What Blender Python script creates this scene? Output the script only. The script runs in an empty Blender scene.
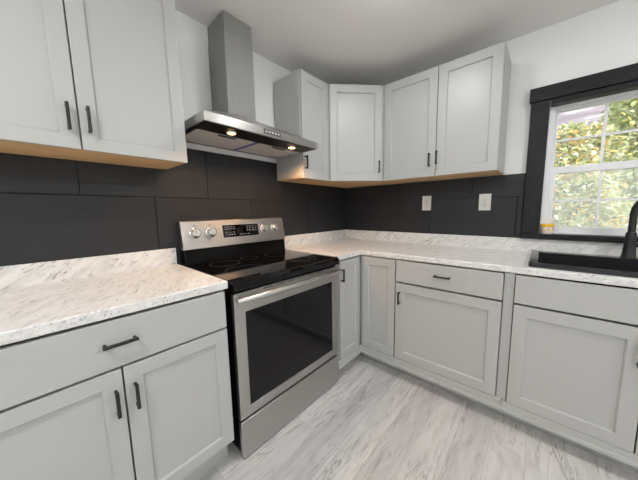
import bpy, bmesh, math, random
from mathutils import Vector, Matrix
random.seed(7)
C = bpy.context.scene.collection
S = bpy.context.scene
PI = math.pi

# ------------------------------------------------------------------ camera
def rad(a): return math.radians(a)
F, PPX, PPY = 249.4379, 332.3841, 241.3201
yaw, pitch, roll = rad(49.9406), rad(-6.9375), rad(-0.7051)
fwd = Vector((math.sin(yaw)*math.cos(pitch), math.cos(yaw)*math.cos(pitch), math.sin(pitch)))
rt = Vector((math.cos(yaw), -math.sin(yaw), 0)); up = rt.cross(fwd)
r2 = rt*math.cos(roll) + up*math.sin(roll)
u2 = -rt*math.sin(roll) + up*math.cos(roll)
cd = bpy.data.cameras.new('camera'); co = bpy.data.objects.new('camera', cd); C.objects.link(co)
co.matrix_world = Matrix(((r2.x, u2.x, -fwd.x, -2.2245), (r2.y, u2.y, -fwd.y, -1.681), (r2.z, u2.z, -fwd.z, 1.2237), (0, 0, 0, 1)))
cd.sensor_fit = 'HORIZONTAL'; cd.sensor_width = 36; cd.lens = F*36/638
cd.shift_x = -(PPX-319)/638; cd.shift_y = (PPY-240)/638
cd.clip_start = 0.02
S.camera = co

# ------------------------------------------------------------------ world, sun, exposure
w = bpy.data.worlds.new('sky'); S.world = w; w.use_nodes = True
bg = w.node_tree.nodes['Background']; bg.inputs[0].default_value = (.86, .92, 1, 1); bg.inputs[1].default_value = 2.8
sl = bpy.data.lights.new('sun', 'SUN'); sl.energy = 7; sl.angle = rad(3); sl.color = (1, .95, .86)
so = bpy.data.objects.new('sun', sl); C.objects.link(so)
so.rotation_euler = Vector((1, .35, -1.15)).to_track_quat('-Z', 'Y').to_euler()
DOME = (143, 374, 362, 362)          # strength of the four ceiling lamps, the last two added as fill
HOODW = 12.0          # watts of each hood spot
S.view_settings.view_transform = 'Standard'; S.view_settings.look = 'None'
S.view_settings.exposure = 0; S.view_settings.gamma = 1; S.view_settings.use_curve_mapping = False

# ------------------------------------------------------------------ materials
def mat(name, col=(.5, .5, .5), rough=.5, metal=0, spec=.5, emis=None, estr=0):
    m = bpy.data.materials.new(name); m.use_nodes = True
    p = m.node_tree.nodes['Principled BSDF']
    p.inputs['Base Color'].default_value = (*col, 1); p.inputs['Roughness'].default_value = rough
    p.inputs['Metallic'].default_value = metal; p.inputs['Specular IOR Level'].default_value = spec
    if emis: p.inputs['Emission Color'].default_value = (*emis, 1); p.inputs['Emission Strength'].default_value = estr
    return m
class N:
    """small node helper"""
    def __init__(s, m): s.m = m; s.t = m.node_tree; s.p = s.t.nodes['Principled BSDF']
    def n(s, kind, **kw):
        o = s.t.nodes.new(kind)
        for k, v in kw.items(): setattr(o, k, v)
        return o
    def l(s, a, b): s.t.links.new(a, b)
    def coord(s, scale=(1, 1, 1), rot=(0, 0, 0), loc=(0, 0, 0)):
        g = s.n('ShaderNodeNewGeometry'); mp = s.n('ShaderNodeMapping')
        mp.inputs['Scale'].default_value = scale; mp.inputs['Rotation'].default_value = rot; mp.inputs['Location'].default_value = loc
        s.l(g.outputs['Position'], mp.inputs['Vector']); return mp.outputs[0]
    def noise(s, vec, scale, detail=4, rough=.5, dist=0):
        o = s.n('ShaderNodeTexNoise'); o.inputs['Scale'].default_value = scale; o.inputs['Detail'].default_value = detail
        o.inputs['Roughness'].default_value = rough; o.inputs['Distortion'].default_value = dist
        s.l(vec, o.inputs['Vector']); return o.outputs['Fac']
    def ramp(s, fac, *stops):
        o = s.n('ShaderNodeValToRGB'); e = o.color_ramp.elements
        while len(e) < len(stops): e.new(.5)
        for q, (pos, c) in zip(e, stops):
            q.position = pos; q.color = (*c, 1) if len(c) == 3 else c
        s.l(fac, o.inputs[0]); return o.outputs[0]
    def mix(s, fac, a, b, mode='MIX'):
        o = s.n('ShaderNodeMix', data_type='RGBA', blend_type=mode)
        if isinstance(fac, (int, float)): o.inputs[0].default_value = fac
        else: s.l(fac, o.inputs[0])
        for i, v in ((6, a), (7, b)):
            if isinstance(v, tuple): o.inputs[i].default_value = (*v, 1)
            else: s.l(v, o.inputs[i])
        return o.outputs[2]
    def bump(s, h, strength=.1, dist=.002):
        o = s.n('ShaderNodeBump'); o.inputs['Strength'].default_value = strength; o.inputs['Distance'].default_value = dist
        s.l(h, o.inputs['Height']); s.l(o.outputs[0], s.p.inputs['Normal'])
    def col(s, c): s.l(c, s.p.inputs['Base Color'])

def g(v): return (v, v, v)
M = {}
M['paint'] = mat('grey_cabinet_paint', (.455, .459, .452), .37)
k = N(M['paint']); k.bump(k.noise(k.coord(), 260, 2), .04, .001)
M['wall'] = mat('white_wall_paint', (.86, .868, .868), .6)
k = N(M['wall']); k.bump(k.noise(k.coord(), 120, 3), .12, .002)
M['ceil'] = mat('ceiling_paint', (.88, .862, .84), .7)
k = N(M['ceil']); k.bump(k.noise(k.coord(), 60, 3), .15, .003)
M['black'] = mat('black_metal', (.012, .012, .013), .38)
M['blacktrim'] = mat('black_trim_paint', (.014, .015, .017), .45, spec=.3)
k = N(M['blacktrim'])
k.col(k.ramp(k.noise(k.coord((1, 1, 1)), 28, 6, .7), (.5, (.009, .010, .012)), (.8, (.028, .029, .032))))
k.bump(k.noise(k.coord(), 90, 4), .35, .003)
M['tile'] = mat('charcoal_tile', (.035, .034, .037), .42, spec=.35)
k = N(M['tile'])
k.col(k.ramp(k.noise(k.coord(), 7, 6, .65), (.3, (.0195, .0202, .0225)), (.7, (.0258, .0266, .0292))))
k.bump(k.noise(k.coord(), 160, 3), .08, .001)
M['grout'] = mat('dark_grout', (.012, .012, .012), .9)
M['wood'] = mat('raw_pine', (.55, .32, .14), .55)
k = N(M['wood'])
k.col(k.ramp(k.noise(k.coord((3, 26, 26)), 3, 5, .6, .6), (.3, (.56, .34, .15)), (.55, (.70, .46, .23)), (.8, (.76, .54, .30))))
M['white'] = mat('white_plastic', (.72, .71, .68), .35)
M['slot'] = mat('dark_slot', (.03, .03, .03), .6)
M['vinyl'] = mat('white_vinyl', (.80, .81, .83), .3)
def brushed(name, lo, hi, rough, scale, aniso, turn):
    M[name] = mat(name, hi, rough, 1); k = N(M[name])
    k.col(k.ramp(k.noise(k.coord(scale), 3, 3, .6), (.3, lo), (.7, hi)))
    k.p.inputs['Anisotropic'].default_value = aniso; k.p.inputs['Anisotropic Rotation'].default_value = turn
    tg = k.n('ShaderNodeTangent', direction_type='RADIAL', axis='Z'); k.l(tg.outputs[0], k.p.inputs['Tangent'])
brushed('steel', (.45, .44, .425), (.52, .51, .495), .34, (2.5, 2.5, 300), .75, .25)
brushed('steel2', (.23, .228, .217), (.27, .267, .256), .5, (200, 200, 2), .3, 0)
M['steel2'].node_tree.nodes['Principled BSDF'].inputs['Metallic'].default_value = .0
M['btn'] = mat('button_plate', (.16, .158, .15), .4, .6)
brushed('steel_dark_reflection', (.07, .062, .055), (.09, .08, .07), .35, (2.5, 200, 2), .3, 0)  # stainless hood underside, its dark reflection put into the base colour
M['filter'] = mat('filter_film', (.62, .60, .58), .5)
M['chrome'] = mat('polished_steel', (.60, .59, .57), .24, 1)
M['film'] = mat('blue_film', (.02, .05, .36), .4)
M['bglass'] = mat('black_glass', (.003, .003, .0035), .04, spec=.35)
M['ovenglass'] = mat('oven_glass', (.005, .005, .006), .06, spec=.3)
M['blackgloss'] = mat('black_enamel', (.003, .003, .003), .10, spec=.12)
M['ring'] = mat('burner_ring', (.07, .07, .075), .3)
M['print'] = mat('panel_print', (.20, .205, .22), .5)
M['sink'] = mat('black_composite', (.011, .011, .013), .17, spec=.6)
M['yellow'] = mat('yellow_plastic', (.90, .52, .02), .4)
M['label'] = mat('jar_label', (.8, .6, .5), .5)
k = N(M['label'])
k.col(k.ramp(k.noise(k.coord((1, 1, .6)), 75, 2), (.33, (.08, .07, .09)), (.38, (.75, .35, .2)), (.45, (.85, .74, .66)), (.66, (.8, .55, .35))))
M['jarbody'] = mat('clear_jar_plastic', (.80, .70, .66), .25)
M['bulb'] = mat('hood_lamp', (1, .8, .5), .4, emis=(1, .52, .17), estr=9)
for q in range(4): M['dome%d' % q] = mat('lit_diffuser', (1, 1, 1), .5, emis=(1, .998, .98), estr=DOME[q])

# marble laminate: short grey dashes running one way over white
def marble(name, d):
    M[name] = mat(name, (.8, .8, .8), .3); k = N(M[name])
    d = Vector(d).normalized(); e = d.cross(Vector((.31, .17, .93))).normalized(); f = d.cross(e)
    ge = k.n('ShaderNodeNewGeometry'); wn = k.n('ShaderNodeTexNoise'); wn.inputs['Scale'].default_value = 14; wn.inputs['Detail'].default_value = 3
    k.l(ge.outputs['Position'], wn.inputs['Vector'])
    wa = k.n('ShaderNodeVectorMath', operation='MULTIPLY_ADD'); k.l(wn.outputs['Color'], wa.inputs[0]); wa.inputs[1].default_value = (.012, .012, .012); k.l(ge.outputs['Position'], wa.inputs[2])
    cb = k.n('ShaderNodeCombineXYZ')
    for i, (ax, sc_) in enumerate(((d, 25), (e, 125), (f, 125))):
        dt = k.n('ShaderNodeVectorMath', operation='DOT_PRODUCT'); k.l(wa.outputs[0], dt.inputs[0]); dt.inputs[1].default_value = tuple(ax*sc_); k.l(dt.outputs['Value'], cb.inputs[i])
    P = k.coord()
    dash = k.ramp(k.noise(cb.outputs[0], 1.0, 2, .5), (.585, g(0)), (.66, g(1)))
    clus = k.ramp(k.noise(P, 11, 3, .6), (.40, g(.15)), (.60, g(.95)))
    half = k.n('ShaderNodeVectorMath', operation='SCALE'); k.l(cb.outputs[0], half.inputs[0]); half.inputs['Scale'].default_value = .30
    veil = k.ramp(k.noise(half.outputs[0], 1.0, 5, .65), (.42, g(0)), (.66, g(1)))
    base = k.mix(veil, (.77, .765, .755), (.62, .61, .60))
    k.col(k.mix(k.mix(1, dash, clus, 'MULTIPLY'), base, (.31, .305, .30)))
marble('marble', (.46, .88, .10)); marble('marble_b', (.62, -.77, .10)); marble('marble_c', (.80, .08, .60)); marble('marble_d', (.08, -.80, .60))

# vinyl plank floor : planks run along x
M['floor'] = mat('pale_plank_floor', (.6, .6, .6), .42)
k = N(M['floor'])
pv = k.coord((1, 1, 1), (0, 0, 0), (.11, .045, 0))
br = k.n('ShaderNodeTexBrick'); br.offset = .37; br.offset_frequency = 2
for nm, val in (('Scale', 1), ('Mortar Size', .0013), ('Mortar Smooth', .3), ('Bias', 0), ('Brick Width', 1.22), ('Row Height', .15)):
    br.inputs[nm].default_value = val
br.inputs['Color1'].default_value = (0, 0, 0, 1); br.inputs['Color2'].default_value = (1, 1, 1, 1); br.inputs['Mortar'].default_value = (.5, .5, .5, 1)
k.l(pv, br.inputs['Vector'])
sep = k.n('ShaderNodeSeparateXYZ'); k.l(pv, sep.inputs[0])
offs = k.n('ShaderNodeVectorMath', operation='MULTIPLY_ADD')
k.l(br.outputs['Color'], offs.inputs[0]); offs.inputs[1].default_value = (13.7, 5.3, 3.1); k.l(pv, offs.inputs[2])
mp = k.n('ShaderNodeMapping'); mp.inputs['Scale'].default_value = (2.6, 17, 1); k.l(offs.outputs[0], mp.inputs['Vector'])
grain = k.noise(mp.outputs[0], 2.2, 7, .62, .7)
mp2 = k.n('ShaderNodeMapping'); mp2.inputs['Scale'].default_value = (1.6, 5.5, 1); k.l(offs.outputs[0], mp2.inputs['Vector'])
blot = k.noise(mp2.outputs[0], 1.9, 5, .62, .9)
gc = k.ramp(grain, (.22, (.46, .452, .445)), (.47, (.59, .585, .577)), (.75, (.655, .655, .652)))
bc = k.ramp(blot, (.30, (.80, .78, .775)), (.47, (.97, .96, .955)), (.7, (1.05, 1.04, 1.03)))
c = k.mix(1, gc, bc, 'MULTIPLY')
mp3 = k.n('ShaderNodeMapping'); mp3.inputs['Scale'].default_value = (.9, 11, 1); k.l(offs.outputs[0], mp3.inputs['Vector'])
crk = k.noise(mp3.outputs[0], 1.5, 5, .62, 1.1)
cr = k.ramp(crk, (.485, g(0)), (.4985, g(1)), (.5015, g(1)), (.515, g(0)))
msk = k.ramp(k.noise(mp2.outputs[0], 1.2, 2), (.42, g(0)), (.54, g(.85)))
cm = k.mix(1, cr, msk, 'MULTIPLY')
c = k.mix(cm, c, (.25, .235, .22))
tone = k.ramp(br.outputs['Color'], (0, (.83, .83, .835)), (.5, (.97, .97, .97)), (1, g(1.07)))
c = k.mix(1, c, tone, 'MULTIPLY')
c = k.mix(k.ramp(br.outputs['Fac'], (0, g(0)), (1, g(.6))), c, (.30, .285, .27))
k.col(c); k.bump(grain, .06, .001)

# window glass, insect screen
def thin(name, tint, fac, rough):
    m = bpy.data.materials.new(name); m.use_nodes = True; t = m.node_tree; t.nodes.clear()
    o = t.nodes.new('ShaderNodeOutputMaterial'); a = t.nodes.new('ShaderNodeBsdfTransparent'); a.inputs[0].default_value = (*tint, 1)
    mx = t.nodes.new('ShaderNodeMixShader')
    if rough is None:
        b = t.nodes.new('ShaderNodeBsdfTranslucent'); b.inputs[0].default_value = (.85, .86, .88, 1); mx.inputs[0].default_value = fac
    else:
        b = t.nodes.new('ShaderNodeBsdfGlossy'); b.inputs['Roughness'].default_value = rough
        fr = t.nodes.new('ShaderNodeFresnel'); fr.inputs[0].default_value = 1.45; t.links.new(fr.outputs[0], mx.inputs[0])
    t.links.new(a.outputs[0], mx.inputs[1]); t.links.new(b.outputs[0], mx.inputs[2]); t.links.new(mx.outputs[0], o.inputs[0]); return m
M['glass'] = thin('window_glass', (.97, .98, .98), 0, .02)
M['screen'] = thin('insect_screen', (1, 1, 1), .17, None)
# outdoors
def leafmat(name, *cols):
    m = mat(name, (.3, .4, .1), .6); k = N(m)
    ge = k.n('ShaderNodeNewGeometry')
    st = [(i/len(cols), c) for i, c in enumerate(cols)]
    r = k.ramp(ge.outputs['Random Per Island'], *st); r.node.color_ramp.interpolation = 'CONSTANT'
    k.col(r); k.p.inputs['Specular IOR Level'].default_value = .2
    tr = k.n('ShaderNodeBsdfTranslucent'); k.l(r, tr.inputs[0]); mx = k.n('ShaderNodeMixShader'); mx.inputs[0].default_value = .45
    k.l(k.p.outputs[0], mx.inputs[1]); k.l(tr.outputs[0], mx.inputs[2]); k.l(mx.outputs[0], m.node_tree.nodes['Material Output'].inputs[0])
    return m
GR = [(.36, .40, .20), (.48, .51, .28), (.56, .58, .38), (.30, .35, .17), (.64, .65, .48), (.42, .46, .25)]
M['leaf_a'] = leafmat('autumn_leaves', *GR, (.78, .60, .22), (.76, .68, .36), (.70, .46, .22), (.74, .74, .60), (.70, .72, .55))
M['leaf_b'] = leafmat('green_leaves', *GR, (.66, .55, .20), (.45, .50, .25))
M['stem'] = mat('twig_bark', (.12, .09, .06), .8)
M['grass'] = mat('lawn', (.22, .27, .09), .9)
k = N(M['grass']); k.col(k.ramp(k.noise(k.coord(), 6, 6, .7), (.3, (.16, .21, .06)), (.7, (.34, .36, .16))))
M['shingle'] = mat('roof_shingle', (.42, .36, .37), .8)
k = N(M['shingle']); k.col(k.ramp(k.noise(k.coord((3, .5, 3)), 1.3, 4, .6), (.42, (.13, .105, .118)), (.58, (.20, .17, .185)), (.64, (.5, .48, .5))))
M['siding'] = mat('pale_siding', (.7, .68, .66), .7)

# ------------------------------------------------------------------ mesh helpers
class MB:
    def __init__(s): s.bm = bmesh.new()
    def box(s, x0, x1, y0, y1, z0, z1, M4=None):
        v = [s.bm.verts.new((x, y, z)) for z in (min(z0, z1), max(z0, z1)) for x, y in
             ((min(x0, x1), min(y0, y1)), (max(x0, x1), min(y0, y1)), (max(x0, x1), max(y0, y1)), (min(x0, x1), max(y0, y1)))]
        for f in ((3, 2, 1, 0), (4, 5, 6, 7), (0, 1, 5, 4), (1, 2, 6, 5), (2, 3, 7, 6), (3, 0, 4, 7)): s.bm.faces.new([v[i] for i in f])
        if M4:
            for q in v: q.co = M4 @ q.co
        return s
    def prism(s, pts, z0, z1):                       # polygon (ccw) in xy
        a = [s.bm.verts.new((x, y, z0)) for x, y in pts]; b = [s.bm.verts.new((x, y, z1)) for x, y in pts]
        s.bm.faces.new(a[::-1]); s.bm.faces.new(b); n = len(pts)
        for i in range(n): s.bm.faces.new((a[i], a[(i+1) % n], b[(i+1) % n], b[i]))
        return s
    def loft(s, rings, cap=True):                    # list of equally long point loops
        R = [[s.bm.verts.new(p) for p in r] for r in rings]; n = len(R[0])
        for a, b in zip(R, R[1:]):
            for i in range(n): s.bm.faces.new((a[i], a[(i+1) % n], b[(i+1) % n], b[i]))
        if cap: s.bm.faces.new(R[0][::-1]); s.bm.faces.new(R[-1])
        return s
    def tube(s, pts, rads, seg=14, flat=1.0):
        pts = [Vector(p) for p in pts]
        if not hasattr(rads, '__len__'): rads = [rads]*len(pts)
        rings = []; ref = None
        for i, p in enumerate(pts):
            d = (pts[min(i+1, len(pts)-1)]-pts[max(i-1, 0)]).normalized()
            if ref is None: ref = Vector((0, 0, 1)) if abs(d.z) < .9 else Vector((1, 0, 0))
            a = (ref - d*ref.dot(d)).normalized(); b = d.cross(a); ref = a
            rings.append([p + (a*math.cos(2*PI*j/seg)*flat + b*math.sin(2*PI*j/seg))*rads[i] for j in range(seg)])
        return s.loft(rings)
    def lathe(s, prof, c=(0, 0, 0), seg=28, axis='z', cap=True):
        rings = []
        for r, h in prof:
            ring = []
            for j in range(seg):
                a = 2*PI*j/seg; q = Vector((r*math.cos(a), r*math.sin(a), h))
                if axis == 'y': q = Vector((q.x, -q.z, q.y))       # height goes towards -y
                if axis == 'x': q = Vector((-q.z, -q.x, q.y))      # height goes towards -x
                ring.append(q + Vector(c))
            rings.append(ring)
        return s.loft(rings, cap)
    def cells(s, us, vs, w0, w1, fill, axis='z'):    # slab of grid cells with shared corners; fill(i, j) says which cells exist
        cache = {}
        def V(i, j, t):
            q = (i, j, t)
            if q not in cache:
                u, v, ww = us[i], vs[j], (w0, w1)[t]
                cache[q] = s.bm.verts.new((u, v, ww) if axis == 'z' else (u, ww, v) if axis == 'y' else (ww, u, v))
            return cache[q]
        ok = lambda i, j: 0 <= i < len(us)-1 and 0 <= j < len(vs)-1 and fill(i, j)
        for i in range(len(us)-1):
            for j in range(len(vs)-1):
                if not ok(i, j): continue
                s.bm.faces.new((V(i, j, 1), V(i+1, j, 1), V(i+1, j+1, 1), V(i, j+1, 1)))
                s.bm.faces.new((V(i, j+1, 0), V(i+1, j+1, 0), V(i+1, j, 0), V(i, j, 0)))
                for di, dj, (a, b) in ((-1, 0, ((0, 1), (0, 0))), (1, 0, ((1, 0), (1, 1))), (0, -1, ((0, 0), (1, 0))), (0, 1, ((1, 1), (0, 1)))):
                    if not ok(i+di, j+dj):
                        p, q = (i+a[0], j+a[1]), (i+b[0], j+b[1])
                        s.bm.faces.new((V(*p, 0), V(*q, 0), V(*q, 1), V(*p, 1)))
        return s
    def build(s, name, m, parent=None, bevel=0, smooth=False, seg=2, world=False):
        bmesh.ops.recalc_face_normals(s.bm, faces=s.bm.faces)
        me = bpy.data.meshes.new(name); s.bm.to_mesh(me); s.bm.free()
        me.materials.append(M[m] if isinstance(m, str) else m)
        o = bpy.data.objects.new(name, me); C.objects.link(o)
        if parent is not None: o.parent = parent
        if smooth:
            for p in me.polygons: p.use_smooth = True
            me.set_sharp_from_angle(angle=rad(40))
        if bevel:
            b = o.modifiers.new('bevel', 'BEVEL'); b.width = bevel; b.segments = seg; b.limit_method = 'ANGLE'; b.angle_limit = rad(40)
        return o
def tag(o, label=None, cat=None, group=None, kind=None):
    if label: o['label'] = label
    if cat: o['category'] = cat
    if group: o['group'] = group
    if kind: o['kind'] = kind
    return o
def empty(name, label, cat, loc, rz=0, group=None):
    o = bpy.data.objects.new(name, None); C.objects.link(o); o.empty_display_size = .05
    o.location = loc; o.rotation_euler = (0, 0, rz)
    return tag(o, label, cat, group)
def struct(o): return tag(o, kind='structure')

# ------------------------------------------------------------------ dimensions
H = 2.372                 # ceiling
XL, YF = -3.9, -3.9       # far walls behind the camera
CT, CB, BS = .921, .886, 1.0165
UB, UT = 1.467, 2.217
WY0, WY1, WZ0, WZ1 = -1.672, -2.424, 1.02, 1.90      # window opening

# ------------------------------------------------------------------ the room
struct(MB().box(XL, 0, YF, 0, -.06, 0).build('floor', 'floor'))
struct(MB().box(XL-.12, .12, YF-.12, .12, H, H+.1).build('ceiling', 'ceil'))
struct(MB().box(XL-.12, .12, 0, .12, -.06, H).build('wall_back', 'wall'))
struct(MB().box(XL-.12, XL, YF, 0, -.06, H).build('wall_left', 'wall'))
struct(MB().box(XL-.12, .12, YF-.12, YF, -.06, H).build('wall_front', 'wall'))
ys = [YF, WY1, WY0, 0]; zs = [-.06, WZ0, WZ1, H]
struct(MB().cells(ys, zs, 0, .12, lambda i, j: not (i == 1 and j == 1), 'x').build('wall_right', 'wall'))

# ------------------------------------------------------------------ window
W = struct(bpy.data.objects.new('window_1', None)); C.objects.link(W); W.location = (.06, (WY0+WY1)/2, WZ0)
def wbox(mb, x0, x1, y0, y1, z0, z1): return mb.box(x0-.06, x1-.06, y0-(WY0+WY1)/2, y1-(WY0+WY1)/2, z0-WZ0, z1-WZ0)
fr = MB()
for a in ((.045, .12, WY0, WY0-.028, 1.05, WZ1), (.045, .12, WY1, WY1+.028, 1.05, WZ1), (.045, .12, WY0-.028, WY1+.028, WZ1-.022, WZ1), (.045, .12, WY0-.028, WY1+.028, 1.05, 1.064)): wbox(fr, *a)
fr.build('window_frame', 'vinyl', W, .003)
def sash(x0, x1, y0, y1, z0, z1, sw, b, t, hz, tag_):
    s = MB()
    wbox(s, x0, x1, y0, y0-sw, z0, z1); wbox(s, x0, x1, y1, y1+sw, z0, z1)
    wbox(s, x0, x1, y0-sw, y1+sw, z0, z0+b); wbox(s, x0, x1, y0-sw, y1+sw, z1-t, z1)
    sh = s.build('sash', 'vinyl', W, .003)
    gl = MB(); wbox(gl, (x0+x1)/2-.002, (x0+x1)/2+.002, y0-sw, y1+sw, z0+b, z1-t); p = gl.build('pane', 'glass', W)
    cw = (y1+sw-(y0-sw))/3
    for q in (1, 2):
        m = MB(); yy = y0-sw+cw*q; wbox(m, (x0+x1)/2-.008, (x0+x1)/2+.004, yy-.007, yy+.007, z0+b, z1-t); m.build('muntin', 'vinyl', W)
    m = MB(); wbox(m, (x0+x1)/2-.0075, (x0+x1)/2+.0035, y0-sw, y1+sw, hz-.007, hz+.007); m.build('muntin', 'vinyl', W)
sash(.085, .115, WY0-.024, WY1+.024, 1.455, 1.882, .022, .03, .025, 1.672, 'upper')
sash(.05, .08, WY0-.024, WY1+.024, 1.06, 1.496, .034, .040, .044, 1.273, 'lower')
sc = MB(); wbox(sc, .117, .118, WY0-.05, WY1+.05, 1.075, 1.46); tag(sc.build('insect_screen', 'screen', W), 'fine grey insect screen over the lower sash')
# black casing
struct(MB().box(-.034, 0, -1.562, -2.536, 1.918, 2.003).build('trim_1', 'blacktrim', None, .003))
struct(MB().box(-.022, 0, -1.572, WY0+.002, 1.052, 1.918).build('trim_2', 'blacktrim', None, .003))
struct(MB().box(-.022, 0, WY1-.002, -2.524, 1.052, 1.918).build('trim_3', 'blacktrim', None, .003))
struct(MB().box(-.040, 0, -1.566, -2.53, 1.0175, 1.0525).build('trim_4', 'blacktrim', None, .003))
# dark jamb liners inside the opening: head and sill board
struct(MB().box(0, .06, WY0-.0005, WY1+.0005, 1.024, 1.0525).build('trim_5', 'blacktrim', None, .002))
struct(MB().box(-.02, .045, WY0-.002, WY1+.002, 1.884, 1.918).build('trim_6', 'blacktrim', None, .002))

# ------------------------------------------------------------------ tile backsplash
def tiles(name, spans, axis, label):
    t = empty(name, label, 'backsplash', (-1.4, -.004, BS) if axis == 'y' else (-.004, -1.2, BS))
    ox, oy, oz = t.location
    bk, ti = MB(), MB()
    for (a0, a1, z0, z1, joints) in spans:
        lo, hi = min(a0, a1), max(a0, a1)
        e = sorted([lo]+[j for j in joints if lo < j < hi]+[hi])
        if axis == 'y': bk.box(lo-ox, hi-ox, -.004-oy, -oy-.0005, z0-oz, z1-oz)
        else: bk.box(-.004-ox, -ox-.0005, lo-oy, hi-oy, z0-oz, z1-oz)
        for p, q in zip(e, e[1:]):
            if axis == 'y': ti.box(p+.0016-ox, q-.0016-ox, -.011-oy, -.003-oy, z0+.0016-oz, z1-.0016-oz)
            else: ti.box(-.011-ox, -.003-ox, p+.0016-oy, q-.0016-oy, z0+.0016-oz, z1-.0016-oz)
    bk.build('grout', 'grout', t); ti.build('tile_face', 'tile', t, .0012)
Z1, Z2, Z3 = 1.0165, 1.312, 1.612
lowj = [-2.98, -2.38, -1.779, -1.18, -.575]; upj = [-2.67, -2.073, -1.484, -.88, -.285]
tiles('tile_backsplash', [(-2.475, -.012, .905, Z2, lowj), (-2.475, -.012, Z2, Z3, upj)], 'y',
      'large charcoal tiles covering the wall behind the steel range')
tiles('tile_backsplash', [(0, -1.5712, BS, Z2, [-.32, -.932, -1.537]), (0, -1.5712, Z2, UB+.0005, [-.64, -1.247])], 'x',
      'large charcoal tiles on the wall holding the two white outlets')

# ------------------------------------------------------------------ cabinets (local frame: front faces -y, x to the right, wall plane y = 0)
def shaker(parent, x0, x1, z0, z1, yb, st=.06, name='door', t=.019):
    d = MB(); yf = yb-t; yp = yf+.0095
    us = [x0, x0+st, x1-st, x1]; vs = [z0, z0+st, z1-st, z1]
    d.cells(us, vs, yb-.0005, yf, lambda i, j: not (i == 1 and j == 1), 'y')
    d.box(x0+st-.004, x1-st+.004, yb-.001, yp, z0+st-.004, z1-st+.004)
    c = .005; a = [(x0+st, z0+st), (x1-st, z0+st), (x1-st, z1-st), (x0+st, z1-st)]; b = [(x0+st+c, z0+st+c), (x1-st-c, z0+st+c), (x1-st-c, z1-st-c), (x0+st+c, z1-st-c)]
    A = [d.bm.verts.new((x, yf+.0008, z)) for x, z in a]; B_ = [d.bm.verts.new((x, yp-.0003, z)) for x, z in b]; E_ = [d.bm.verts.new((x, yp-.0003, z)) for x, z in a]
    for i in range(4):
        j = (i+1) % 4; d.bm.faces.new((A[i], A[j], B_[j], B_[i])); d.bm.faces.new((B_[i], B_[j], E_[j], E_[i])); d.bm.faces.new((E_[i], E_[j], A[j], A[i]))
    return d.build(name, 'paint', parent, .0014)
def slab(parent, x0, x1, z0, z1, yb, name='drawer_front', t=.019):
    return MB().box(x0, x1, yb-t, yb-.0005, z0, z1).build(name, 'paint', parent, .0016)
def pull(parent, c, L, yf, vert=True, name='handle'):     # bar pull with two posts, standing off the front
    h = MB(); x, z = c
    if vert:
        h.box(x-.005, x+.005, yf-.031, yf-.021, z-L/2, z+L/2)
        for s in (-1, 1): h.box(x-.0042, x+.0042, yf-.023, yf, z+s*(L/2-.007)-.0045, z+s*(L/2-.007)+.0045)
    else:
        h.box(x-L/2, x+L/2, yf-.031, yf-.021, z-.005, z+.005)
        for s in (-1, 1): h.box(x+s*(L/2-.007)-.0045, x+s*(L/2-.007)+.0045, yf-.023, yf, z-.0042, z+.0042)
    return h.build(name, 'black', parent, .0015)
def carcass(parent, x0, x1, y0, z0, z1, top=True):        # open-topped cupboard: sides, back, bottom, face frame
    b = MB(); T = .018
    b.box(x0, x0+T, y0, -.001, z0, z1); b.box(x1-T, x1, y0, -.001, z0, z1); b.box(x0+T, x1-T, -.012, -.001, z0, z1); b.box(x0+T, x1-T, y0, -.012, z0, z0+T)
    if top: b.box(x0+T, x1-T, y0+.07, y0+.13, z1-.02, z1-.002); b.box(x0+T, x1-T, y0+.05, y0+.068, z0+T, z1-.02)
    return b
YB = -.609           # base face plane
# left base cabinet : one wide drawer over two doors (world x -2.46 .. -1.712)
bc = empty('base_cabinet', 'grey shaker base cabinet left of the range with wide drawer over two doors', 'cabinet', (-2.46, 0, 0))
wd = .748
carcass(bc, 0, wd, YB, .128, CB-.002).build('carcass', 'paint', bc, .001)
MB().box(0, wd-.001, -.545, -.525, 0, .128).build('toe_kick', 'paint', bc)
df = slab(bc, .004, wd-.004, .714, .876, YB); pull(df, (.379, .801), .092, YB-.019, False)
for x0, x1, hx in ((.004, .374, .353), (.379, wd-.004, .405)):
    d = shaker(bc, x0, x1, .146, .705, YB, .052); pull(d, (hx, .596), .09, YB-.019)
# corner base cabinet with two doors meeting in the inside corner (world frame)
cc = empty('corner_cabinet', 'grey corner base cabinet with two narrow doors beside the range', 'cabinet', (-.3, -.3, 0))
b = MB(); ox = .3
b.prism([(-.918+ox, -.001+ox), (-.918+ox, YB+ox), (YB+ox, YB+ox), (YB+ox, -.914+ox), (ox-.001, -.914+ox), (ox-.001, ox-.001)], .076, CB-.002)
b.build('carcass', 'paint', cc, .001)
b = MB(); b.prism([(-.918+ox, -.548+ox), (-.548+ox, -.548+ox), (-.548+ox, -.914+ox), (-.53+ox, -.914+ox), (-.53+ox, -.53+ox), (-.918+ox, -.53+ox)], 0, .076); b.build('toe_kick', 'paint', cc)
hold = empty('pivot', None, None, (0, 0, 0))
d = shaker(cc, -.893+ox, -.652+ox, .150, .874, YB+ox, .052); pull(d, (-.882+ox+.0, .776), .09, YB+ox-.019)
d2 = shaker(cc, .634-ox, .910-ox, .150, .874, YB+ox, .056); d2.rotation_euler = (0, 0, -PI/2)
bpy.data.objects.remove(hold)
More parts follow.
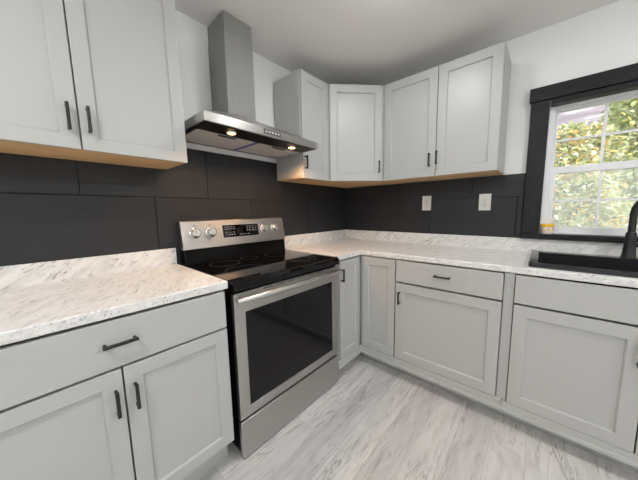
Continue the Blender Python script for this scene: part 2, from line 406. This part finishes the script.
# right run : front faces -x ; local x runs along world -y
RZ = -PI/2
b = MB(); P = [(-.918, -.637), (-.637, -.637), (-.637, -.9145), (-.6095, -.9145), (-.6095, -.6095), (-.918, -.6095)]
b.prism([(x+.3, y+.3) for x, y in P], .088, .110)
P = [(-.918, -.628), (-.628, -.628), (-.628, -.9145), (-.6095, -.9145), (-.6095, -.6095), (-.918, -.6095)]
b.prism([(x+.3, y+.3) for x, y in P], .1095, .146); b.build('base_rail', 'paint', cc, .002)
bc2 = empty('base_cabinet', 'grey shaker base cabinet under the outlets with one drawer over one wide door', 'cabinet', (0, -.916, 0), RZ)
carcass(bc2, 0, .655, YB, .076, CB-.002).build('carcass', 'paint', bc2, .001)
MB().box(0, .655, -.548, -.53, 0, .076).build('toe_kick', 'paint', bc2)
MB().box(0, .655, -.637, -.6095, .088, .110).box(0, .655, -.628, -.6095, .1095, .151).build('base_rail', 'paint', bc2, .002)
MB().box(.630, .676, -.614, -.6095, .151, CB-.004).build('filler_strip', 'paint', bc2, .001)
df = slab(bc2, .004, .626, .727, .877, YB); pull(df, (.313, .8085), .097, YB-.019, False)
d = shaker(bc2, .004, .626, .155, .715, YB); pull(d, (.034, .614), .088, YB-.019)
sb = empty('sink_cabinet', 'grey shaker sink base cabinet under the black sink and window', 'cabinet', (0, -1.573, 0), RZ)
carcass(sb, 0, .965, YB, .076, CB-.002, False).build('carcass', 'paint', sb, .001)
MB().box(0, .965, -.548, -.53, 0, .076).build('toe_kick', 'paint', sb)
MB().box(0, .965, -.637, -.6095, .088, .110).box(0, .965, -.628, -.6095, .1095, .142).build('base_rail', 'paint', sb, .002)
slab(sb, .023, .955, .727, .877, YB, 'false_drawer_front')
d = shaker(sb, .023, .486, .145, .716, YB); pull(d, (.462, .60), .10, YB-.019)
d = shaker(sb, .492, .955, .145, .716, YB); pull(d, (.516, .60), .10, YB-.019)

# wall cabinets
YU = -.297
def upper(x_loc, y_loc, rz, width, label, doors, name='wall_cabinet', st=.058, back=-.0125):
    t = empty(name, label, 'cabinet', (x_loc, y_loc, UB), rz)
    h = UT-UB
    MB().box(0, width, YU, back, .009, h).build('carcass', 'paint', t, .001)
    b = MB().box(.003, width-.003, YU+.002, back, .003, .009)
    tag(b.build('bottom_panel', 'wood', t), 'raw pine underside')
    for x0, x1, hx, hz in doors:
        d = shaker(t, x0, x1, .002, h-.002, YU, st); pull(d, (hx, hz-UB), .095, YU-.019)
    return t
upper(-2.452, 0, 0, .747, 'grey double door wall cabinet above the left countertop', [(.003, .371, .345, 1.579), (.376, .745, .400, 1.579)], st=.050)
upper(-.927, 0, 0, .294, 'narrow single door grey wall cabinet right beside the range hood', [(.006, .290, .026, 1.581)])
upper(0, -.633, RZ, .811, 'grey double door wall cabinet over the two outlets nearest the window', [(.012, .424, .385, 1.586), (.429, .807, .437, 1.594)], back=-.001)
cu = empty('corner_wall_cabinet', 'grey wall cabinet with one door set diagonally across the corner', 'cabinet', (-.2, -.2, UB))
P = [(0, 0), (-.633, 0), (-.633, YU), (YU, -.633), (0, -.633)]
MB().prism([(min(x, -.001)+.2, min(y, -.0125)+.2) for x, y in P], .009, UT-UB).build('carcass', 'paint', cu, .001)
Q = [(-.001, -.0125), (-.630, -.0125), (-.630, YU+.002), (YU+.002, -.630), (-.001, -.630)]
tag(MB().prism([(x+.2, y+.2) for x, y in Q], .003, .009).build('bottom_panel', 'wood', cu), 'raw pine underside')
dw = math.hypot(.633+YU, .633+YU)
d = shaker(cu, -dw/2+.024, dw/2-.024, .002, UT-UB-.002, 0, .058)
mx = (-.633+YU)/2+.2; d.location = (mx, mx, 0); d.rotation_euler = (0, 0, -PI/4)
pull(d, (dw/2-.05, 1.581-UB), .095, -.019)

# ------------------------------------------------------------------ countertops
lc = empty('countertop', 'white marble look countertop slab left of the range', 'countertop', (-2.08, -.3, CB))
MB().box(-2.475+2.08, -1.698+2.08, -.3295, .286, 0, CT-CB).build('slab', 'marble', lc, .005, seg=3)
MB().box(-2.475+2.08, -1.698+2.08, .2805, .289, CT-CB-.001, BS-CB).build('upstand', 'marble_c', lc, .002)
lc2 = empty('countertop', 'white marble look countertop running from the range round the corner to the sink', 'countertop', (-.3, -1.0, CB))
xs = [-.922, -.6297, -.565, -.095, -.0125]; yy = [-2.556, -2.445, -1.655, -.6297, -.0125]
def fill(i, j):
    if i == 0: return j == 3
    return not (i == 2 and j == 1)
MB().cells([x+.3 for x in xs], [y+1 for y in yy], 0, CT-CB, fill).build('slab', 'marble_b', lc2, .005, seg=3)
u = MB(); u.box(-.922+.3, -.0125+.3, -.020+1, -.0115+1, CT-CB-.001, BS-CB); u.build('upstand', 'marble_c', lc2, .002); u = MB()
u.box(-.020+.3, -.0115+.3, -2.556+1, -.0201+1, CT-CB-.001, BS-CB); u.build('upstand', 'marble_d', lc2, .002)

# ------------------------------------------------------------------ sink and faucet
sk = empty('sink', 'black drop in sink set into the white countertop below the window', 'sink', (-.33, -2.05, .73))
def srect(x0, x1, y0, y1, z, r=.02, n=5):
    pts = []
    for cx, cy, a0 in ((x1-r, y1-r, 0), (x0+r, y1-r, 90), (x0+r, y0+r, 180), (x1-r, y0+r, 270)):
        for q in range(n): a = rad(a0+90*q/(n-1)); pts.append((cx+r*math.cos(a)+.33, cy+r*math.sin(a)+2.05, z-.73))
    return pts
ox0, ox1, oy0, oy1 = -.588, -.072, -2.46, -1.640
ix0, ix1, iy0, iy1 = -.566, -.150, -2.421, -1.679
sm = MB()
sm.loft([srect(ox0, ox1, oy0, oy1, CT), srect(ox0, ox1, oy0, oy1, .939), srect(ox0+.005, ox1-.005, oy0+.005, oy1-.005, .944),
         srect(ix0-.005, ix1+.005, iy0-.005, iy1+.005, .944), srect(ix0, ix1, iy0, iy1, .939), srect(ix0+.005, ix1-.005, iy0+.005, iy1-.005, .80),
         srect(ix0+.02, ix1-.02, iy0+.02, iy1-.02, .745, .03), srect(ix0-.008+.02, ix1-.012, iy0+.012, iy1-.012, .73, .03),
         srect(ix0-.008, ix1+.008, iy0-.008, iy1+.008, .80, .025), srect(ix0-.008, ix1+.008, iy0-.008, iy1+.008, CT)], cap=False)
bm = sm.bm; bm.verts.ensure_lookup_table(); nr = 20
bm.faces.new([bm.verts[6*nr+i] for i in range(nr)]); bm.faces.new([bm.verts[7*nr+i] for i in range(nr)][::-1])
sm.build('basin', 'sink', sk, 0, True)
MB().lathe([(.0, .0), (.042, 0), (.044, .003), (.03, .005), (.0, .004)], (0, 0, .0152)).build('drain', 'chrome', sk, 0, True)
fa = empty('faucet', 'matte black gooseneck faucet standing behind the sink', 'faucet', (-.108, -2.064, .944))
MB().lathe([(0, 0), (.031, 0), (.031, .004), (.028, .012), (.0235, .07), (.0215, .10), (.0215, .136), (.019, .142), (0, .142)]).build('base', 'black', fa, 0, True)
sd = Vector((-.42, -.91, 0)).normalized()
pts = [(0, 0, .13), (0, 0, .20), (0, 0, .245)]
for q in range(1, 15):
    a = PI*q/14*1.0
    pts.append(tuple(sd*(.092*(1-math.cos(a))) + Vector((0, 0, .245+.1*math.sin(a)))))
e = Vector(pts[-1]); pts.append(tuple(e+Vector((0, 0, -.03))))
MB().tube(pts, .0155, 18).build('spout', 'black', fa, 0, True)
MB().tube([e+Vector((0, 0, -.025)), e+Vector((0, 0, -.06)), e+Vector((0, 0, -.11)), e+Vector((0, 0, -.125))], [.017, .0195, .021, .018], 18).build('spray_head', 'black', fa, 0, True)
hn = MB(); hn.tube([(0, -.015, .075), (0, -.045, .075)], .014, 16); hn.tube([(0, -.04, .055), (-.01, -.075, .083), (-.02, -.115, .098)], [.0075, .006, .005], 12)
hn.build('lever_handle', 'black', fa, 0, True)

# ------------------------------------------------------------------ jar on the sill
jr = empty('jar', 'small clear jar with yellow lid standing on the black window sill', 'jar', (.005, -1.712, 1.0525))
MB().lathe([(0, 0), (.029, 0), (.031, .003), (.031, .046), (.029, .05), (0, .05)]).build('body', 'jarbody', jr, 0, True)
MB().lathe([(.0313, .009), (.0317, .010), (.0317, .042), (.0313, .043)]).build('paper_label', 'label', jr, 0, True)
MB().lathe([(0, .048), (.034, .048), (.035, .05), (.035, .063), (.0335, .066), (0, .067)]).build('lid', 'yellow', jr, 0, True)

# ------------------------------------------------------------------ outlets
def outlet(y, z, label, wdt, hgt):
    t = empty('outlet', label, 'outlet', (-.011, y, z), RZ)
    MB().box(-wdt/2, wdt/2, -.006, 0, -hgt/2, hgt/2).build('cover_plate', 'white', t, .002)
    for s in (-1, 1):
        r_ = MB(); rr = []
        for yv in (-.0055, -.008):
            rr.append([(.0165*max(-.82, min(.82, math.cos(2*PI*q/24)))/.82, yv, s*.0195+.0145*math.sin(2*PI*q/24)) for q in range(24)])
        r_.loft(rr); rc = r_.build('receptacle', 'white', t, .0006)
        sl_ = MB(); sl_.box(-.0075, -.0055, -.0084, -.0078, s*.0195, s*.0195+.008); sl_.box(.0055, .0075, -.0084, -.0078, s*.0195, s*.0195+.0065)
        sl_.lathe([(0, .0078), (.0028, .0078), (.0028, .0084), (0, .0084)], (0, 0, s*.0195-.0065), 12, 'y'); sl_.build('slots', 'slot', rc)
    MB().lathe([(0, .005), (.0032, .005), (.0028, .0075), (0, .0078)], (0, 0, 0), 14, 'y').build('screw', 'chrome', t)
outlet(-.900, 1.281, 'white duplex outlet on the dark tiles, further from the window', .076, .124)
outlet(-1.338, 1.276, 'white duplex outlet on the dark tiles, nearest the window', .079, .124)

# ------------------------------------------------------------------ range
R0, R1 = -1.684, -.929
ra = empty('range', 'stainless steel electric range with black glass cooktop between the base cabinets', 'range', ((R0+R1)/2, -.33, 0))
RX, RY = (R0+R1)/2, -.33
def rb(mb, x0, x1, y0, y1, z0, z1): return mb.box(x0-RX, x1-RX, y0-RY, y1-RY, z0, z1)
b = MB(); rb(b, R0+.006, R1-.006, -.612, -.016, .035, .872); b.build('body', 'blackgloss', ra, .002)
for sx in (R0+.05, R1-.05):
    for sy in (-.54, -.09): MB().lathe([(0, 0), (.018, 0), (.018, .006), (.010, .008), (.010, .04), (0, .04)], (sx-RX, sy-RY, 0), 14).build('foot', 'black', ra)
# cooktop slab with rounded front lip
ctp = MB(); prof = [(-.02, .874), (-.605, .874), (-.640, .862), (-.651, .868), (-.652, .895), (-.644, .909), (-.630, .914), (-.02, .914)]
rings = [[(x-RX, y-RY, z) for y, z in prof] for x in (R0, R1)]
ctp.loft(rings); ct = ctp.build('cooktop', 'bglass', ra, .002)
def ring(cx, cy, r, wd_=.0018):
    m = MB(); n = 64; z = .9144
    vs = [[m.bm.verts.new(((cx-RX)+q*math.cos(2*PI*i/n), (cy-RY)+q*math.sin(2*PI*i/n), zz)) for i in range(n)] for q, zz in ((r-wd_/2, z-.0006), (r-wd_/2, z), (r+wd_/2, z), (r+wd_/2, z-.0006))]
    for a, c_ in zip(vs, vs[1:]):
        for i in range(n): m.bm.faces.new((a[i], a[(i+1) % n], c_[(i+1) % n], c_[i]))
    return m.build('burner_ring', 'ring', ct)
for cx, cy, r in ((-1.50, -.215, .085), (-1.11, -.215, .085), (-1.50, -.47, .115), (-1.12, -.47, .105), (-1.12, -.47, .07), (-1.307, -.165, .055)): ring(cx, cy, r)
# backguard: black base and tilted steel panel
g1 = MB(); pr_ = [(-.016, .905), (-.098, .905), (-.088, 1.02), (-.016, 1.02)]
g1.loft([[(x-RX, y-RY, z) for y, z in pr_] for x in (R0+.008, R1-.008)]); g1.build('backguard_base', 'blackgloss', ra, .002)
g2 = MB(); YT, YBt = -.062, -.094
pr_ = [(-.016, 1.008), (YBt, 1.004), (YBt-.002, 1.008), (YT-.002, 1.170), (YT+.004, 1.176), (-.016, 1.176)]
g2.loft([[(x-RX, y-RY, z) for y, z in pr_] for x in (R0+.002, R1-.002)]); g2.build('control_panel', 'steel', ra, .002)
tilt = math.atan2(YT-YBt, .166)
def onpanel(x, z, d=0):                                   # a point on the panel face, d in front of it
    y = YBt-.002+(z-1.008)/(1.170-1.008)*(YT-YBt); return Vector((x-RX, y-RY-d, z))
TM = lambda x, z: Matrix.Translation(onpanel(x, z)) @ Matrix.Rotation(-tilt, 4, 'X')
dp = MB().box(-.133, .133, -.002, .003, -.041, .041, TM(-1.302, 1.098)).build('display', 'bglass', ra)
rnd = random.Random(3)
for cx0, cx1, rows in ((-.122, -.045, ((.028, 5), (.014, 4), (-.008, 3), (-.024, 4))), (.035, .122, ((.026, 4), (.012, 4), (-.002, 4))), (-.02, .06, ((-.026, 4),))):
    icons = MB()
    for rz_, n in rows:
        for q in range(n):
            xx = cx0+(cx1-cx0)*(q+.5)/n; ww = .0035+rnd.random()*.004; hh = .0016+rnd.random()*.002
            icons.box(xx-ww, xx+ww, -.0026, -.0018, rz_-hh, rz_+hh, TM(-1.302, 1.098))
    icons.build('display_print', 'print', dp)
for x in (-1.607, -1.512, -1.118, -1.021):
    kb = MB(); kb.lathe([(0, 0), (.031, 0), (.031, .004), (.026, .006), (.025, .026), (.021, .030), (0, .030)], (0, 0, 0), 28, 'y')
    kb.box(-.0045, .0045, -.037, -.028, -.022, .022)
    for v in kb.bm.verts: v.co = TM(x, 1.099) @ v.co
    kn = kb.build('knob', 'chrome', ra, 0, True)
    mk = MB()
    for q in range(7):
        a = rad(-60+q*20); mk.box(-.0011, .0011, -.0008, .0004, .034, .038, TM(x, 1.099) @ Matrix.Rotation(a, 4, 'Y'))
    mk.box(-.007, .007, -.0008, .0004, .047, .0495, TM(x, 1.099))
    mk.build('dial_print', 'slot', kn)
# oven door, window, handle, drawer
D0, D1 = R0+.003, R1-.003
dm = MB(); GX0, GX1, GZ0, GZ1 = -1.625, -.988, .272, .755
dm.cells([x-RX for x in (D0, GX0, GX1, D1)], [.222, GZ0, GZ1, .852], -.612-RY, -.636-RY, lambda i, j: not (i == 1 and j == 1), 'y')
dr = dm.build('oven_door', 'steel', ra, .003)
gl = MB(); rb(gl, GX0-.006, GX1+.006, -.632, -.615, GZ0-.006, GZ1+.006); gl.build('oven_window', 'ovenglass', dr)
vt = MB()
for q in range(6):
    x0 = -1.52+q*.075; rb(vt, x0, x0+.058, -.6368, -.635, .842, .846)
vt.build('vent_slots', 'slot', dr)
hd = MB(); pts = []; n = 24
for q in range(n+1):
    t_ = q/n; x = -1.676+(.738)*t_; bow = math.sin(PI*t_)**.7
    pts.append((x-RX, -.664-.030*bow-RY, .826+.004*bow))
hd.tube(pts, .0125, 16, 1.15)
for x in (-1.662, -.952): rb(hd, x-.011, x+.011, -.672, -.634, .817, .836)
hd.build('door_handle', 'chrome', dr, 0, True)
dw_ = MB(); rb(dw_, D0, D1, -.636, -.612, .008, .209); dw_.build('drawer', 'steel', ra, .006)

# ------------------------------------------------------------------ range hood
HX0, HX1, HYF, HZ0, HZ1 = -1.676, -.919, -.457, 1.648, 1.692
CX0, CX1, CY = -1.416, -1.230, -.206
ho = empty('range_hood', 'stainless steel chimney range hood with two lit lamps above the range', 'hood', ((HX0+HX1)/2, 0, HZ0))
HXc = (HX0+HX1)/2
def hb(mb, x0, x1, y0, y1, z0, z1): return mb.box(x0-HXc, x1-HXc, y0, y1, z0-HZ0, z1-HZ0)
def rect(x0, x1, y0, y1, z): return [(x0-HXc, y0, z-HZ0), (x1-HXc, y0, z-HZ0), (x1-HXc, y1, z-HZ0), (x0-HXc, y1, z-HZ0)]
ca = MB(); ca.loft([rect(HX0+.006, HX1-.006, HYF+.006, -.001, HZ0+.012), rect(HX0+.006, HX1-.006, HYF+.006, -.001, HZ0), rect(HX0, HX1, HYF, -.001, HZ0), rect(HX0, HX1, HYF, -.001, HZ1), rect(CX0-.012, CX1+.012, CY-.012, -.001, 1.806), rect(CX0-.004, CX1+.004, CY-.004, -.001, 1.812)])
cn = ca.build('canopy', 'steel', ho, .0015)
ch = MB(); hb(ch, CX0, CX1, CY, -.001, 1.805, 2.262); hb(ch, CX0+.004, CX1-.004, CY+.0012, -.001, 2.262, H-.004)
chm = ch.build('chimney', 'steel2', ho, .0012)
pb = MB(); hb(pb, HX0+.008, HX1-.008, HYF+.008, -.31, HZ0-.0035, HZ0+.002); pb.build('lamp_strip', 'steel_dark_reflection', ho, .001)
for x0, x1 in ((HX0+.03, -1.307), (-1.281, HX1-.03)):
    f = MB(); hb(f, x0, x1, -.306, -.035, HZ0-.003, HZ0+.002); fl = f.build('grease_filter', 'filter', ho, .001)
    f = MB(); hb(f, (x0+x1)/2-.05, (x0+x1)/2+.05, -.300, -.272, HZ0-.0045, HZ0-.0028); f.build('latch', 'slot', fl)
fs = MB(); hb(fs, -1.306, -1.282, -.306, -.035, HZ0-.0025, HZ0+.001); tag(fs.build('protective_film', 'film', ho), 'strip of blue film between the filters')
bp = MB(); hb(bp, -1.352, -1.232, HYF-.0012, HYF+.001, 1.660, 1.686); bpo = bp.build('button_panel', 'btn', ho)
for q in range(5):
    MB().lathe([(0, 0), (.0058, 0), (.0052, .003), (0, .0035)], (-1.334+q*.021-HXc, HYF-.0012, 1.673-HZ0), 14, 'y').build('button', 'white', bpo)
for x in (-1.503, -1.085):
    lm = MB(); lm.lathe([(0, -.0075), (.019, -.007), (.021, -.005), (.021, 0), (0, 0)], (x-HXc, -.382, -.0035), 24)
    lo = lm.build('lamp', 'bulb', ho)
    rm = MB(); rm.lathe([(.0215, 0), (.0215, -.005), (.027, -.004), (.029, 0)], (x-HXc, -.382, -.0035), 24); rm.build('lamp_rim', 'chrome', lo)
    L = bpy.data.lights.new('lamp_glow', 'SPOT'); L.energy = HOODW; L.color = (1, .55, .24); L.spot_size = rad(150); L.spot_blend = .6; L.shadow_soft_size = .018
    Lo = bpy.data.objects.new('lamp_glow', L); C.objects.link(Lo); Lo.parent = ho; Lo.location = (x-HXc, -.382, -.014)

# ------------------------------------------------------------------ ceiling lamps (just out of the picture; the far pair is added fill light)
for q, (x, y, lab) in enumerate(((-1.06, -1.085, 'flat round lit ceiling lamp nearest the range'), (-2.85, -1.25, 'flat round lit ceiling lamp to the left over the open floor'),
                  (-1.06, -2.95, 'added round fill lamp on the ceiling furthest from the range, window side'), (-2.85, -2.95, 'added round fill lamp on the ceiling furthest from the window'))):
    t = empty('ceiling_lamp', lab, 'ceiling lamp', (x, y, H))
    MB().lathe([(.066, -.02), (.066, -.0005), (.098, -.0005), (.098, -.012), (.084, -.028), (.070, -.030), (.066, -.02)], (0, 0, 0), 40, cap=False).build('trim_ring', 'white', t, 0, True)
    MB().lathe([(0, -.012), (.067, -.012), (.067, -.036), (.063, -.040), (0, -.041)], (0, 0, 0), 40).build('diffuser', 'dome%d' % q, t)

# ------------------------------------------------------------------ outdoors
struct(MB().box(.12, 30, -16, 12, -.35, -.3).build('ground', 'grass'))
def shrub(loc, rx, ry, h, n, leaf, label, seed, ls=.036):
    r = random.Random(seed)
    t = empty('shrub', label, 'shrub', loc)
    f = MB()
    for _ in range(n):
        a = r.random()*2*PI; zz = r.random()**.8; rr = (.55+.45*r.random())*math.sqrt(max(.05, 1-(zz*1.5-.55)**2*.8))
        lump = 1+.16*math.sin(5*a+3*zz)+.12*math.sin(11*zz+2*a)
        p = Vector((rx*rr*lump*math.cos(a), ry*rr*lump*math.sin(a), zz*h))
        s_ = ls*(.6+.8*r.random()); R_ = Matrix.Rotation(r.random()*2*PI, 3, 'Z') @ Matrix.Rotation(r.uniform(-1.2, .6), 3, 'X') @ Matrix.Rotation(r.uniform(-.5, .5), 3, 'Y')
        q = [f.bm.verts.new(p+R_ @ Vector(v)*s_) for v in ((-.1, -1, 0), (.55, -.3, .1), (.5, .4, .1), (0, 1.1, -.12), (-.5, .4, .1), (-.55, -.3, .1))]
        f.bm.faces.new(q)
    f.build('foliage', leaf, t)
    st_ = MB()
    for q in range(7):
        a = 2*PI*q/7+r.random(); st_.tube([(.05*math.cos(a), .05*math.sin(a), 0), (rx*.3*math.cos(a), ry*.3*math.sin(a), h*.45), (rx*.55*math.cos(a), ry*.55*math.sin(a), h*.85)], [.022, .014, .005], 6)
    st_.build('stems', 'stem', t)
shrub((2.9, -1.75, -.3), .8, .85, 2.65, 15000, 'leaf_a', 'shrub with yellow and orange autumn leaves outside, left side of the window', 1)
shrub((5.05, -3.3, -.3), .95, 1.15, 4.3, 15000, 'leaf_b', 'tall green and yellow shrub outside, right side of the window', 2, .046)
shrub((2.7, .15, -.3), .7, .7, 2.3, 5000, 'leaf_b', 'green shrub outside, hidden mostly by the window casing', 3)
shrub((4.6, -7.0, -.3), 1.5, 1.8, 3.9, 11000, 'leaf_a', 'large autumn bush outside, furthest to the right past the window', 4, .055)
hs = empty('house', 'neighbouring house with a pinkish grey shingle roof outside the window', 'house', (10, -2, -.3))
MB().box(-1.5, 4, -8, 8, 0, 3.0).build('wall', 'siding', hs)
rf = MB(); rf.loft([[(-2.2, y, 2.9), (4.6, y, 2.9), (1.25, y, 6.4)] for y in (-8.4, 8.4)]); ro = rf.build('roof', 'shingle', hs)
gt = MB(); gt.box(-2.32, -2.2, -8.4, 8.4, 2.84, 2.98); gt.build('gutter', 'vinyl', hs)
